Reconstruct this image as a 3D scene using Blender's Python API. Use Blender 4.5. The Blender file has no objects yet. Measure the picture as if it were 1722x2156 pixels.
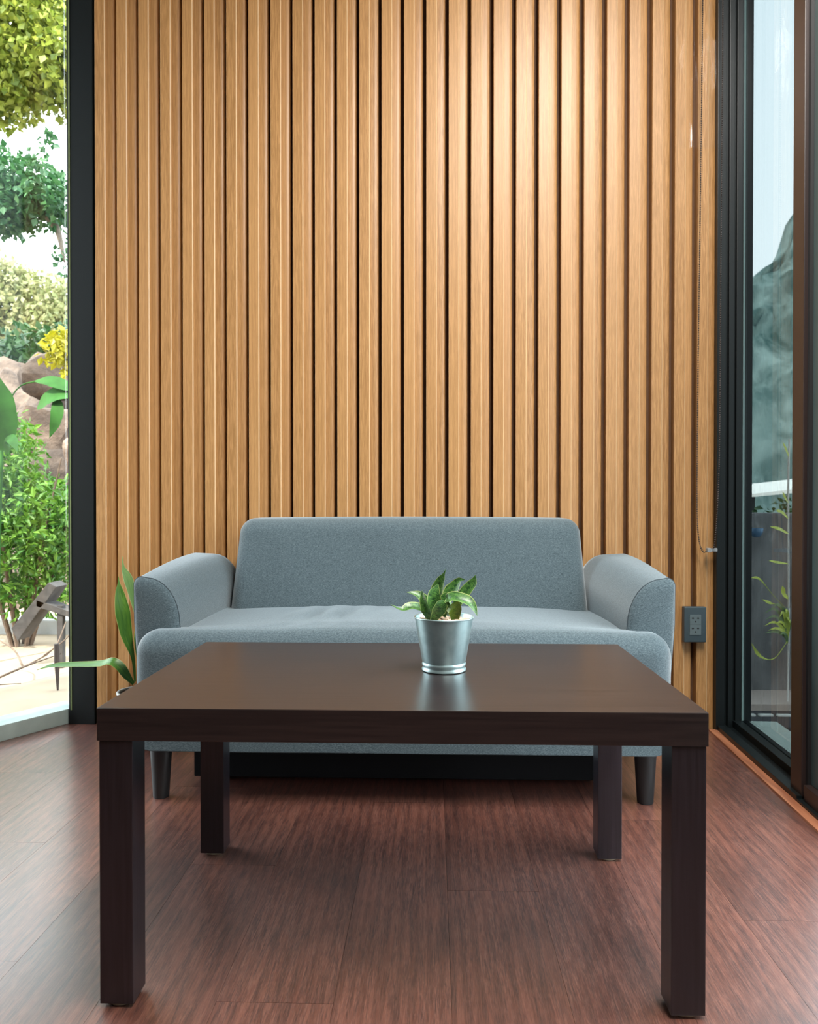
import bpy, bmesh, math, random
import numpy as np
from mathutils import Vector, Matrix, noise

random.seed(7); RNG = np.random.default_rng(7)
S = bpy.context.scene
COL = S.collection

# ------------------------------------------------------------------ camera
cam_d = bpy.data.cameras.new('camera'); cam = bpy.data.objects.new('camera', cam_d); COL.objects.link(cam)
cam_d.sensor_fit = 'HORIZONTAL'; cam_d.sensor_width = 36.0; cam_d.lens = 1611.0 / 1722.0 * 36.0
cam.location = (0, 0, .752)
cam.rotation_euler = (math.radians(90 - .53), 0, math.radians(1.8))
cam_d.clip_start = .02; cam_d.clip_end = 400
cam_d.dof.use_dof = True; cam_d.dof.focus_distance = 1.65; cam_d.dof.aperture_fstop = 11
S.camera = cam

# ------------------------------------------------------------------ light
W = bpy.data.worlds.new('sky'); S.world = W; W.use_nodes = True
nt = W.node_tree; nt.nodes.clear()
tc = nt.nodes.new('ShaderNodeTexCoord'); sx = nt.nodes.new('ShaderNodeSeparateXYZ')
cr = nt.nodes.new('ShaderNodeValToRGB'); bg = nt.nodes.new('ShaderNodeBackground'); wo = nt.nodes.new('ShaderNodeOutputWorld')
cr.color_ramp.elements[0].position = 0.0; cr.color_ramp.elements[0].color = (.95, .98, 1.0, 1)
cr.color_ramp.elements[1].position = .8; cr.color_ramp.elements[1].color = (.74, .86, .96, 1)
nt.links.new(tc.outputs['Generated'], sx.inputs[0]); nt.links.new(sx.outputs['Z'], cr.inputs[0])
nt.links.new(cr.outputs[0], bg.inputs[0]); nt.links.new(bg.outputs[0], wo.inputs[0])
bg.inputs[1].default_value = 1.9
sun_d = bpy.data.lights.new('sun', 'SUN'); sun_d.energy = 3.0; sun_d.angle = math.radians(1.5); sun_d.color = (1, .93, .8)
sun = bpy.data.objects.new('sun', sun_d); COL.objects.link(sun)
sun.rotation_euler = Vector((.30, .72, -1.0)).to_track_quat('-Z', 'Y').to_euler()
S.view_settings.view_transform = 'Standard'; S.view_settings.look = 'None'
S.view_settings.gamma = 1; S.view_settings.use_curve_mapping = False
S.view_settings.exposure = 2.1
S.cycles.max_bounces = 10; S.cycles.diffuse_bounces = 5; S.cycles.transparent_max_bounces = 24
S.cycles.sample_clamp_indirect = 6

def added_lamp(name, loc, sx, sy, watts, col=(1, .96, .90)):
    l = bpy.data.lights.new(name, 'AREA'); l.shape = 'RECTANGLE'; l.size = sx; l.size_y = sy; l.energy = watts; l.color = col
    o = bpy.data.objects.new(name, l); COL.objects.link(o); o.location = loc; return o
added_lamp('added_key_light', (.60, .65, 2.93), .3, 1.8, 33)  # added area lamp without a fixture, stands in for daylight from the right

# ------------------------------------------------------------------ material helpers
def mat(name):
    m = bpy.data.materials.new(name); m.use_nodes = True
    n = m.node_tree; b = n.nodes['Principled BSDF']
    return m, n, b
def N(n, t, **kw):
    x = n.nodes.new(t)
    for k, v in kw.items():
        if hasattr(x, k): setattr(x, k, v)
        else: x.inputs[k].default_value = v
    return x
def L(n, a, b): n.links.new(a, b)
def ramp(n, src, stops):
    r = n.nodes.new('ShaderNodeValToRGB'); e = r.color_ramp.elements
    while len(e) < len(stops): e.new(.5)
    for i, (p, c) in enumerate(stops): e[i].position = p; e[i].color = (*c, 1)
    L(n, src, r.inputs[0]); return r.outputs[0]
def mixc(n, fac, a, b, mode='MIX'):
    x = n.nodes.new('ShaderNodeMix'); x.data_type = 'RGBA'; x.blend_type = mode
    for i, v in ((0, fac), (6, a), (7, b)):
        if hasattr(v, 'is_linked'): L(n, v, x.inputs[i])
        else: x.inputs[i].default_value = v if i == 0 else (*v, 1)
    return x.outputs[2]
def coords(n, scale, kind='Object', island=0.0):
    t = n.nodes.new('ShaderNodeTexCoord'); m = n.nodes.new('ShaderNodeMapping'); m.inputs['Scale'].default_value = scale
    L(n, t.outputs[kind], m.inputs[0])
    if island:
        g = n.nodes.new('ShaderNodeNewGeometry'); c = n.nodes.new('ShaderNodeCombineXYZ')
        mu = N(n, 'ShaderNodeMath', operation='MULTIPLY'); mu.inputs[1].default_value = island
        L(n, g.outputs['Random Per Island'], mu.inputs[0])
        for i in range(3): L(n, mu.outputs[0], c.inputs[i])
        L(n, c.outputs[0], m.inputs['Location'])
    return m.outputs[0]
def noise_n(n, vec, scale=1.0, detail=3.0, rough=.55, dist=0.0):
    x = n.nodes.new('ShaderNodeTexNoise'); x.inputs['Scale'].default_value = scale; x.inputs['Detail'].default_value = detail
    x.inputs['Roughness'].default_value = rough; x.inputs['Distortion'].default_value = dist
    L(n, vec, x.inputs['Vector']); return x.outputs[0]
def bump(n, b, h, strength=.2, dist=.002):
    x = n.nodes.new('ShaderNodeBump'); x.inputs['Strength'].default_value = strength; x.inputs['Distance'].default_value = dist
    L(n, h, x.inputs['Height']); L(n, x.outputs[0], b.inputs['Normal'])
def plain(name, col, rough=.5, metal=0.0, spec=.5, var=0.0, vscale=20):
    m, n, b = mat(name)
    b.inputs['Roughness'].default_value = rough; b.inputs['Metallic'].default_value = metal
    b.inputs['Specular IOR Level'].default_value = spec
    if var:
        v = noise_n(n, coords(n, (1, 1, 1)), vscale, 4)
        c = ramp(n, v, [(.3, tuple(x * (1 - var) for x in col)), (.7, tuple(min(1, x * (1 + var)) for x in col))])
        L(n, c, b.inputs['Base Color'])
    else: b.inputs['Base Color'].default_value = (*col, 1)
    return m
def glass(name, tint, refl=1.0, ior=1.5):
    m = bpy.data.materials.new(name); m.use_nodes = True; n = m.node_tree; n.nodes.clear()
    o = n.nodes.new('ShaderNodeOutputMaterial'); mx = n.nodes.new('ShaderNodeMixShader')
    tr = n.nodes.new('ShaderNodeBsdfTransparent'); tr.inputs[0].default_value = (*tint, 1)
    gl = n.nodes.new('ShaderNodeBsdfGlossy'); gl.inputs['Roughness'].default_value = .01
    fr = n.nodes.new('ShaderNodeFresnel'); fr.inputs[0].default_value = ior
    ge = n.nodes.new('ShaderNodeNewGeometry'); mr = n.nodes.new('ShaderNodeMapRange')   # same reflectance on both faces of a thin pane
    mr.inputs['To Min'].default_value = ior; mr.inputs['To Max'].default_value = 1 / ior
    L(n, ge.outputs['Backfacing'], mr.inputs[0]); L(n, mr.outputs[0], fr.inputs[0])
    mu = N(n, 'ShaderNodeMath', operation='MULTIPLY'); mu.inputs[1].default_value = refl
    L(n, fr.outputs[0], mu.inputs[0]); L(n, mu.outputs[0], mx.inputs[0])
    L(n, tr.outputs[0], mx.inputs[1]); L(n, gl.outputs[0], mx.inputs[2]); L(n, mx.outputs[0], o.inputs[0])
    return m

# ------------------------------------------------------------------ materials
def slat_mat(name, k=1.0, pale=(0, 0, 0)):
    m, n, b = mat(name)
    fine = noise_n(n, coords(n, (420, 420, 16), island=37), 1, 5, .65, .6)
    wide = noise_n(n, coords(n, (26, 26, 1.1), island=53), 1, 3, .55, 1.4)
    flame = N(n, 'ShaderNodeTexWave', wave_type='BANDS', bands_direction='X'); flame.inputs['Scale'].default_value = 1.0
    flame.inputs['Distortion'].default_value = 9; flame.inputs['Detail'].default_value = 3; flame.inputs['Detail Scale'].default_value = .6
    L(n, coords(n, (30, 30, 1.6), island=91), flame.inputs['Vector'])
    g = n.nodes.new('ShaderNodeNewGeometry')
    tone = ramp(n, g.outputs['Random Per Island'], [(0, (.315 * k, .163 * k, .055 * k)), (.5, (.375 * k, .197 * k, .070 * k)), (1, (.43 * k, .234 * k, .090 * k))])
    c = mixc(n, ramp(n, fine, [(.42, (0, 0, 0)), (.62, (1, 1, 1))]), tone, (.50 * k, .272 * k, .108 * k))
    x = n.nodes.new('ShaderNodeMix'); x.data_type = 'RGBA'; x.blend_type = 'MULTIPLY'; x.inputs[0].default_value = .2
    L(n, c, x.inputs[6]); L(n, ramp(n, wide, [(.3, (.62, .5, .4)), (.6, (1, 1, 1))]), x.inputs[7])
    y = n.nodes.new('ShaderNodeMix'); y.data_type = 'RGBA'; y.blend_type = 'MULTIPLY'; y.inputs[0].default_value = .20
    L(n, x.outputs[2], y.inputs[6]); L(n, ramp(n, flame.outputs['Fac'], [(.35, (.6, .48, .36)), (.65, (1, 1, 1))]), y.inputs[7])
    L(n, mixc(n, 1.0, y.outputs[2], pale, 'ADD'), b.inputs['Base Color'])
    b.inputs['Roughness'].default_value = .42; b.inputs['Specular IOR Level'].default_value = .45
    bump(n, b, fine, .12, .0015)
    return m
M_SLAT = slat_mat('oak_slat')
M_GROOVE = plain('dark_oak_backing', (.085, .038, .014), .8, var=.2)

def floor_mat():
    m, n, b = mat('vinyl_planks')
    fine = noise_n(n, coords(n, (620, 34, 120), island=41), 1, 6, .7, .5)
    mid = noise_n(n, coords(n, (95, 6, 30), island=23), 1, 4, .6, 1.6)
    blot = noise_n(n, coords(n, (5, 2.6, 3), island=11), 1, 4, .6, .8)
    ring = N(n, 'ShaderNodeTexWave', wave_type='BANDS', bands_direction='X'); ring.inputs['Scale'].default_value = 1.0
    ring.inputs['Distortion'].default_value = 11; ring.inputs['Detail'].default_value = 3; ring.inputs['Detail Scale'].default_value = .7
    L(n, coords(n, (13, 1.0, 1), island=77), ring.inputs['Vector'])
    g = n.nodes.new('ShaderNodeNewGeometry')
    t = ramp(n, g.outputs['Random Per Island'], [(0, (.118, .038, .026)), (.5, (.148, .051, .034)), (1, (.180, .066, .044))])
    c = mixc(n, ramp(n, mid, [(.40, (0, 0, 0)), (.62, (1, 1, 1))]), t, (.070, .028, .023))
    c = mixc(n, ramp(n, fine, [(.44, (0, 0, 0)), (.64, (.75, .75, .75))]), c, (.25, .112, .080))
    x = n.nodes.new('ShaderNodeMix'); x.data_type = 'RGBA'; x.blend_type = 'MULTIPLY'; x.inputs[0].default_value = .75
    L(n, c, x.inputs[6]); L(n, ramp(n, blot, [(.32, (.48, .46, .48)), (.56, (1, 1, 1))]), x.inputs[7])
    y = n.nodes.new('ShaderNodeMix'); y.data_type = 'RGBA'; y.blend_type = 'MULTIPLY'; y.inputs[0].default_value = .45
    L(n, x.outputs[2], y.inputs[6]); L(n, ramp(n, ring.outputs['Fac'], [(.3, (.55, .5, .5)), (.6, (1, 1, 1))]), y.inputs[7])
    L(n, y.outputs[2], b.inputs['Base Color'])
    b.inputs['Roughness'].default_value = .36; b.inputs['Specular IOR Level'].default_value = .8
    b.inputs['Coat Weight'].default_value = .75; b.inputs['Coat IOR'].default_value = 1.6; b.inputs['Coat Roughness'].default_value = .24
    bump(n, b, fine, .25, .001)
    return m
M_FLOOR = floor_mat()

def fabric():
    m, n, b = mat('grey_blue_fabric')
    w1 = noise_n(n, coords(n, (240, 240, 800)), 1, 2, .6)
    w2 = noise_n(n, coords(n, (700, 700, 420)), 1, 2, .6)
    big = noise_n(n, coords(n, (7, 7, 7)), 1, 3)
    c = ramp(n, w1, [(.34, (.036, .056, .066)), (.66, (.112, .150, .166))])
    c = mixc(n, ramp(n, w2, [(.4, (0, 0, 0)), (.7, (.55, .55, .55))]), c, (.034, .052, .062))
    x = n.nodes.new('ShaderNodeMix'); x.data_type = 'RGBA'; x.blend_type = 'MULTIPLY'; x.inputs[0].default_value = .25
    L(n, c, x.inputs[6]); L(n, ramp(n, big, [(.3, (.8, .8, .8)), (.7, (1, 1, 1))]), x.inputs[7])
    L(n, x.outputs[2], b.inputs['Base Color'])
    b.inputs['Roughness'].default_value = .9; b.inputs['Specular IOR Level'].default_value = .2
    b.inputs['Sheen Weight'].default_value = .55; b.inputs['Sheen Roughness'].default_value = .45; b.inputs['Sheen Tint'].default_value = (.88, .96, 1, 1)
    bump(n, b, w1, .35, .0008)
    return m
M_FAB = fabric()
M_PIPE = plain('dark_piping', (.03, .045, .055), .8)
M_UNDER = plain('black_underside_and_shade', (.01, .01, .011), .95, spec=.1)

def dark_wood(name, sc, rough, a=(.0080, .0072, .0105), z=(.019, .0165, .0225)):
    m, n, b = mat(name)
    f = noise_n(n, coords(n, sc), 1, 5, .65, .4)
    c = ramp(n, f, [(.36, a), (.66, z)])
    L(n, c, b.inputs['Base Color']); b.inputs['Roughness'].default_value = rough
    b.inputs['Specular IOR Level'].default_value = .8
    bump(n, b, f, .18, .0006)
    return m
M_TOP = dark_wood('black_brown_wood_top', (6, 260, 170), .28, (.0115, .0088, .0100), (.028, .0195, .0190))
M_LEG = dark_wood('black_brown_wood_leg', (170, 170, 6), .30)
M_FELT = plain('tan_felt', (.30, .25, .18), .95)
M_SOFALEG = plain('black_plastic', (.008, .009, .010), .5)
M_METAL = None
def galvanised():
    m, n, b = mat('galvanised_steel')
    v = noise_n(n, coords(n, (1, 1, 1)), 60, 4)
    L(n, ramp(n, v, [(.3, (.40, .56, .58)), (.7, (.52, .68, .69))]), b.inputs['Base Color'])
    b.inputs['Metallic'].default_value = .72; b.inputs['Roughness'].default_value = .36
    return m
M_METAL = galvanised()
M_PEBBLE = plain('cream_pebbles', (.72, .52, .38), .7, var=.25, vscale=60)
M_SOIL = plain('potting_soil', (.05, .032, .022), .95, var=.3, vscale=90)

def blade_mat(name, dark, mid, edge, band=38.0, edge_at=.86):
    m, n, b = mat(name)
    uv = n.nodes.new('ShaderNodeUVMap'); sp = n.nodes.new('ShaderNodeSeparateXYZ'); L(n, uv.outputs[0], sp.inputs[0])
    mp = n.nodes.new('ShaderNodeMapping'); mp.inputs['Scale'].default_value = (1.5, band / 6, 1); L(n, uv.outputs[0], mp.inputs[0])
    z = noise_n(n, mp.outputs[0], 2.2, 4, .65, 1.2)
    c = ramp(n, z, [(.38, dark), (.62, mid)])
    sb = N(n, 'ShaderNodeMath', operation='SUBTRACT'); sb.inputs[1].default_value = .5; L(n, sp.outputs[0], sb.inputs[0])
    ab = N(n, 'ShaderNodeMath', operation='ABSOLUTE'); L(n, sb.outputs[0], ab.inputs[0])
    m2 = N(n, 'ShaderNodeMath', operation='MULTIPLY'); m2.inputs[1].default_value = 2; L(n, ab.outputs[0], m2.inputs[0])
    c = mixc(n, ramp(n, m2.outputs[0], [(edge_at, (0, 0, 0)), (min(1, edge_at + .06), (1, 1, 1))]), c, edge)
    L(n, c, b.inputs['Base Color']); b.inputs['Roughness'].default_value = .38
    b.inputs['Transmission Weight'].default_value = 0
    b.inputs['Subsurface Weight'].default_value = 0
    return m
M_SANS = blade_mat('mottled_green_leaf', (.013, .062, .016), (.10, .25, .05), (.36, .46, .15), edge_at=.88)
M_SANSY = blade_mat('yellow_green_leaf', (.10, .22, .02), (.26, .36, .04), (.45, .48, .12), edge_at=.9)
M_BLADE = blade_mat('deep_green_leaf', (.035, .125, .012), (.10, .24, .025), (.42, .44, .14), band=6, edge_at=.92)
M_BLADEP = blade_mat('pale_green_leaf', (.13, .26, .08), (.22, .36, .12), (.5, .55, .3), band=6, edge_at=.9)
M_STRAP = blade_mat('lime_strap_leaf', (.42, .52, .06), (.62, .68, .10), (.7, .75, .3), band=6, edge_at=.93)
M_STRAPD = blade_mat('dull_strap_leaf', (.10, .18, .07), (.18, .27, .10), (.3, .36, .15), band=6, edge_at=.93)

M_FRAME = plain('dark_green_black_aluminium', (.0045, .0072, .0080), .40, spec=.35)
M_FRAMEB = plain('dark_brown_aluminium', (.022, .013, .012), .38, spec=.5)
M_PANEL = plain('grey_green_panel', (.055, .085, .085), .35)
M_GASKET = plain('pale_glass_edge', (.42, .55, .52), .3)
M_GASKETG = plain('green_glass_edge', (.16, .20, .09), .3)
M_SILL = plain('grey_green_threshold', (.30, .37, .35), .4, var=.15, vscale=12)
M_SILLP = plain('pale_green_sill', (.50, .58, .52), .5)
M_GLASS = glass('clear_glass', (.97, .985, .98), .8)
M_TINT = glass('blue_green_glass', (.35, .375, .375), .5)
def trim_wood():
    m, n, b = mat('orange_brown_wood')
    v = noise_n(n, coords(n, (60, 6, 60)), 1, 4)
    L(n, ramp(n, v, [(.35, (.25, .090, .045)), (.65, (.40, .165, .085))]), b.inputs['Base Color']); b.inputs['Roughness'].default_value = .35
    return m
M_TRIM = trim_wood()
M_CEIL = plain('dark_ceiling', (.09, .075, .065), .9)
M_WALLR = plain('brown_grey_plaster', (.13, .115, .10), .9)
M_CHAIN = plain('dark_bead_chain', (.035, .025, .022), .35)
M_CLIP = plain('pale_plastic', (.26, .28, .29), .4)
M_PLATE = plain('slate_plastic', (.040, .062, .074), .38)
M_SOCK = plain('grey_plastic', (.10, .135, .145), .4)
M_SLOT = plain('socket_black', (.006, .006, .007), .6)

def leafy(name, dark, light, trans=.35):
    m = bpy.data.materials.new(name); m.use_nodes = True; n = m.node_tree; b = n.nodes['Principled BSDF']
    o = n.nodes['Material Output']
    g = n.nodes.new('ShaderNodeNewGeometry')
    c = ramp(n, g.outputs['Random Per Island'], [(0, dark), (1, light)])
    L(n, c, b.inputs['Base Color']); b.inputs['Roughness'].default_value = .45
    t = n.nodes.new('ShaderNodeBsdfTranslucent'); L(n, c, t.inputs[0])
    mx = n.nodes.new('ShaderNodeMixShader'); mx.inputs[0].default_value = trans
    L(n, b.outputs[0], mx.inputs[1]); L(n, t.outputs[0], mx.inputs[2]); L(n, mx.outputs[0], o.inputs[0])
    return m
M_F_YEL = leafy('yellow_green_foliage', (.12, .18, .02), (.42, .47, .08))
M_F_MID = leafy('mid_green_foliage', (0.019, 0.083, 0.028), (0.066, 0.176, 0.055))
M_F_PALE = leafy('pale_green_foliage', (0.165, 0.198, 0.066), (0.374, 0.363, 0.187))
M_F_BUSH = leafy('bright_green_foliage', (0.033, 0.132, 0.007), (0.154, 0.303, 0.033))
M_F_GOLD = leafy('golden_foliage', (0.231, 0.220, 0.006), (0.385, 0.341, 0.011))
M_F_DARK = leafy('dark_green_foliage', (0.011, 0.044, 0.011), (0.039, 0.099, 0.028))
M_BROAD = plain('glossy_broad_leaf', (.022, .085, .012), .7, spec=.15, var=.4, vscale=9)
M_BARK = plain('grey_brown_bark', (.16, .13, .10), .9, var=.3, vscale=30)
M_TWIG = plain('dry_twig', (.13, .09, .065), .9, var=.3, vscale=40)
def rock_mat(name, a, b_, c_):
    m, n, b = mat(name)
    v = noise_n(n, coords(n, (2.6, 2.6, 3.6)), 1, 7, .7, .8); w = noise_n(n, coords(n, (9, 9, 9)), 1, 5, .7)
    x = ramp(n, v, [(.34, a), (.52, b_), (.70, c_)])
    L(n, mixc(n, ramp(n, w, [(.45, (0, 0, 0)), (.7, (.6, .6, .6))]), x, a), b.inputs['Base Color']); b.inputs['Roughness'].default_value = .95
    bump(n, b, w, .8, .05)
    return m
M_ROCK = rock_mat('tan_pink_rock', (.11, .07, .048), (.24, .165, .115), (.36, .26, .19))
M_ROCKD = rock_mat('brown_rock', (.05, .034, .026), (.13, .09, .066), (.20, .145, .11))
M_SAND = plain('pale_sand', (.30, .225, .150), .95, var=.15, vscale=4)
M_KERB = plain('grey_concrete', (.30, .30, .29), .9, var=.2, vscale=8)
M_TIMBER = plain('weathered_timber', (.045, .040, .038), .9, var=.4, vscale=25)
M_SPIKE = plain('dark_stake', (.05, .035, .03), .8)
M_ASPH = plain('blue_grey_asphalt', (.13, .145, .165), .8, var=.12, vscale=30)
M_KERBP = plain('pinkish_kerb', (.52, .43, .38), .9, var=.12, vscale=8)
M_DRAIN = plain('drain_shadow', (.045, .045, .05), .8)
M_WHITE = plain('white_paint', (.80, .80, .76), .6)
def garden_wall_mat():
    m, n, b = mat('dark_weathered_wall')
    v = noise_n(n, coords(n, (7, 7, 4)), 1, 6, .65, .6); w = noise_n(n, coords(n, (26, 26, 14)), 1, 5, .6, .3)
    c = ramp(n, v, [(.35, (.12, .122, .125)), (.65, (.26, .262, .264))])
    L(n, mixc(n, ramp(n, w, [(.58, (0, 0, 0)), (.74, (.6, .6, .6))]), c, (.45, .45, .44)), b.inputs['Base Color'])
    b.inputs['Roughness'].default_value = .9
    return m
M_GWALL = garden_wall_mat()
def hill_mat():
    m, n, b = mat('wooded_hillside')
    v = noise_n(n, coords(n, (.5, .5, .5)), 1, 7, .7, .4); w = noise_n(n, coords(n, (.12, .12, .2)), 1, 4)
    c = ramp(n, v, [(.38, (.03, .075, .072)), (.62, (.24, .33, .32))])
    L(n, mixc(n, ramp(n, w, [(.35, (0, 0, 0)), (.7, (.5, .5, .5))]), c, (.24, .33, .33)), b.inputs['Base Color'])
    b.inputs['Roughness'].default_value = 1; b.inputs['Specular IOR Level'].default_value = 0
    return m
M_HILL = hill_mat()
M_BLUE = plain('blue_plastic', (0.096, 0.216, 0.372), .4)
M_DPOT = plain('dark_glazed_pot', (.02, .016, .015), .3)
M_GRIM = plain('pale_grey_pot_rim', (.34, .34, .32), .5)
M_FILM = glass('clear_film', (1, 1, 1), 1.0, 1.35)

# ------------------------------------------------------------------ object helpers
def empty(name, loc=(0, 0, 0)):
    o = bpy.data.objects.new(name, None); COL.objects.link(o); o.location = loc; o.empty_display_size = .05
    return o
def thing(name, label, cat, loc=(0, 0, 0), group=None):
    return tag(empty(name, loc), label, cat, group)
def tag(o, label=None, cat=None, group=None, kind=None):
    if label: o['label'] = label
    if cat: o['category'] = cat
    if group: o['group'] = group
    if kind: o['kind'] = kind
    return o
def root_loc(p):
    v = Vector((0, 0, 0))
    while p is not None: v += Vector(p.location); p = p.parent
    return v
def obj(name, V, F, m, parent=None, smooth=0, bevel=0, uv=None):
    me = bpy.data.meshes.new(name)
    V = np.asarray(V, float)
    # origin at the middle of the base, so every object has a sensible pivot
    me.from_pydata(V.tolist(), [], [tuple(int(i) for i in f) for f in F]); me.update()
    if uv is not None:
        u = me.uv_layers.new(name='UVMap')
        for lp in me.loops: u.data[lp.index].uv = uv[lp.vertex_index]
    bm = bmesh.new(); bm.from_mesh(me); bmesh.ops.recalc_face_normals(bm, faces=bm.faces)
    if bevel:
        bmesh.ops.remove_doubles(bm, verts=bm.verts, dist=1e-6)
        bmesh.ops.bevel(bm, geom=[e for e in bm.edges if e.is_manifold and e.calc_face_angle(0) > .5], offset=bevel, segments=2, affect='EDGES', profile=.7)
    bm.to_mesh(me); bm.free()
    if smooth:
        me.polygons.foreach_set('use_smooth', [True] * len(me.polygons))
        if smooth < 180: me.set_sharp_from_angle(angle=math.radians(smooth))
    me.materials.append(m)
    o = bpy.data.objects.new(name, me); COL.objects.link(o)
    if parent is not None:
        o.parent = parent; o.location = -root_loc(parent)
    return o
class MB:
    def __init__(s): s.V = []; s.F = []; s.UV = []
    def add(s, V, F, uv=None):
        k = len(s.V); s.V += [tuple(v) for v in V]; s.F += [tuple(i + k for i in f) for f in F]
        if uv is not None: s.UV += list(uv)
        return s
    def box(s, x0, x1, y0, y1, z0, z1, fn=None):
        V = [(x, y, z) for x in (x0, x1) for y in (y0, y1) for z in (z0, z1)]
        if fn: V = [fn(*v) for v in V]
        return s.add(V, [(0, 1, 3, 2), (4, 6, 7, 5), (0, 4, 5, 1), (2, 3, 7, 6), (0, 2, 6, 4), (1, 5, 7, 3)])
    def lathe(s, prof, c=(0, 0, 0), seg=48, caps=True):
        V = []; F = []; n = len(prof)
        for r, z in prof:
            for j in range(seg):
                a = 2 * math.pi * j / seg; V.append((c[0] + r * math.cos(a), c[1] + r * math.sin(a), c[2] + z))
        for i in range(n - 1):
            for j in range(seg):
                k = (j + 1) % seg; F.append((i * seg + j, i * seg + k, (i + 1) * seg + k, (i + 1) * seg + j))
        if caps: F.append(tuple(range(seg))[::-1]); F.append(tuple((n - 1) * seg + j for j in range(seg)))
        return s.add(V, F)
    def tube(s, pts, r, seg=8, closed=False):
        P = [Vector(p) for p in pts]; n = len(P); V = []; F = []
        rr = r if hasattr(r, '__len__') else [r] * n
        ref = Vector((.3, .2, 1)).normalized()
        for i in range(n):
            a = P[i - 1] if (i or closed) else P[0]; b = P[(i + 1) % n] if (i < n - 1 or closed) else P[-1]
            t = (b - a).normalized(); u = t.cross(ref)
            if u.length < .1: u = t.cross(Vector((1, 0, 0)))
            u.normalize(); w = t.cross(u)
            for j in range(seg):
                q = 2 * math.pi * j / seg; V.append(P[i] + (u * math.cos(q) + w * math.sin(q)) * rr[i])
        m = n if closed else n - 1
        for i in range(m):
            for j in range(seg):
                k = (j + 1) % seg; i2 = (i + 1) % n
                F.append((i * seg + j, i * seg + k, i2 * seg + k, i2 * seg + j))
        if not closed: F.append(tuple(range(seg))); F.append(tuple((n - 1) * seg + j for j in range(seg)))
        return s.add(V, F)
    def build(s, name, m, parent=None, **kw):
        if s.UV: kw['uv'] = s.UV
        return obj(name, s.V, s.F, m, parent, **kw)

def rbox(hx, hy, hz, r, nx=12, ny=8, nz=8, nc=4):
    """rounded box centred on the origin: (V, F)"""
    def axis(h, n):
        a = [-(h - r) - r * math.tan(math.pi / 4 * i / nc) for i in range(nc, 0, -1)]
        b = list(np.linspace(-(h - r), h - r, n + 1)); c = [-x for x in a[::-1]]
        return a + b + c
    A = [axis(hx, nx), axis(hy, ny), axis(hz, nz)]; H = np.array([hx, hy, hz])
    idx = {}; V = []; F = []
    def vid(p):
        k = tuple(round(x, 7) for x in p)
        if k not in idx:
            p = np.array(p); q = np.clip(p, -(H - r), H - r); d = p - q; l = np.linalg.norm(d)
            idx[k] = len(V); V.append(q + d / l * r if l > 1e-9 else q)
        return idx[k]
    for ax in range(3):
        u, v = [(1, 2), (2, 0), (0, 1)][ax]
        for sgn in (-1, 1):
            for i in range(len(A[u]) - 1):
                for j in range(len(A[v]) - 1):
                    f = []
                    for di, dj in ((0, 0), (1, 0), (1, 1), (0, 1)):
                        p = [0, 0, 0]; p[ax] = sgn * H[ax]; p[u] = A[u][i + di]; p[v] = A[v][j + dj]; f.append(vid(p))
                    F.append(tuple(f) if sgn > 0 else tuple(f[::-1]))
    return np.array(V), F

def spline(P, n):
    P = np.asarray(P, float); P = np.vstack([2 * P[0] - P[1], P, 2 * P[-1] - P[-2]]); out = []
    m = len(P) - 3
    for k in range(n):
        t = k / (n - 1) * m; i = min(int(t), m - 1); t -= i
        a, b, c, d = P[i:i + 4]
        out.append(.5 * (2 * b + (c - a) * t + (2 * a - 5 * b + 4 * c - d) * t * t + (3 * b - a - 3 * c + d) * t ** 3))
    return np.array(out)
def blade(P, width, face, prof=((0, .55), (.35, 1), (.7, .7), (1, .02)), fold=.35, n=18, thick=.0012, roll=0.0):
    """a pointed leaf along the points P, upper side turned towards `face`: (V, F, UV)"""
    C = spline(P, n); V = []; UV = []; F = []
    xs = [p[0] for p in prof]; ws = [p[1] for p in prof]
    A = (-1, -.86, -.45, 0, .45, .86, 1)
    for side in (1, -1):
        for i in range(n):
            t = i / (n - 1); tan = Vector(C[min(i + 1, n - 1)] - C[max(i - 1, 0)]).normalized()
            f = Vector(face); f = (f - tan * f.dot(tan)).normalized(); s = tan.cross(f)
            if roll: q = Matrix.Rotation(roll * t, 3, tan); f = q @ f; s = q @ s
            w = width * .5 * np.interp(t, xs, ws)
            for a in A:
                p = Vector(C[i]) + s * (a * w) + f * (abs(a) ** 1.5 * w * fold + side * thick * (1 - abs(a)))
                V.append(tuple(p)); UV.append(((a + 1) / 2, t))
    m = len(A)
    for sd in range(2):
        o = sd * n * m
        for i in range(n - 1):
            for j in range(m - 1):
                q = (o + i * m + j, o + i * m + j + 1, o + (i + 1) * m + j + 1, o + (i + 1) * m + j)
                F.append(q if sd == 0 else q[::-1])
    return V, F, UV
def leafobj(name, P, width, face, m, parent, **kw):
    V, F, UV = blade(P, width, face, **kw)
    me = bpy.data.meshes.new(name); me.from_pydata(V, [], F); u = me.uv_layers.new(name='UVMap')
    for lp in me.loops: u.data[lp.index].uv = UV[lp.vertex_index]
    me.polygons.foreach_set('use_smooth', [True] * len(me.polygons)); me.materials.append(m)
    o = bpy.data.objects.new(name, me); COL.objects.link(o)
    if parent is not None: o.parent = parent; o.location = -root_loc(parent)
    return o
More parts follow.
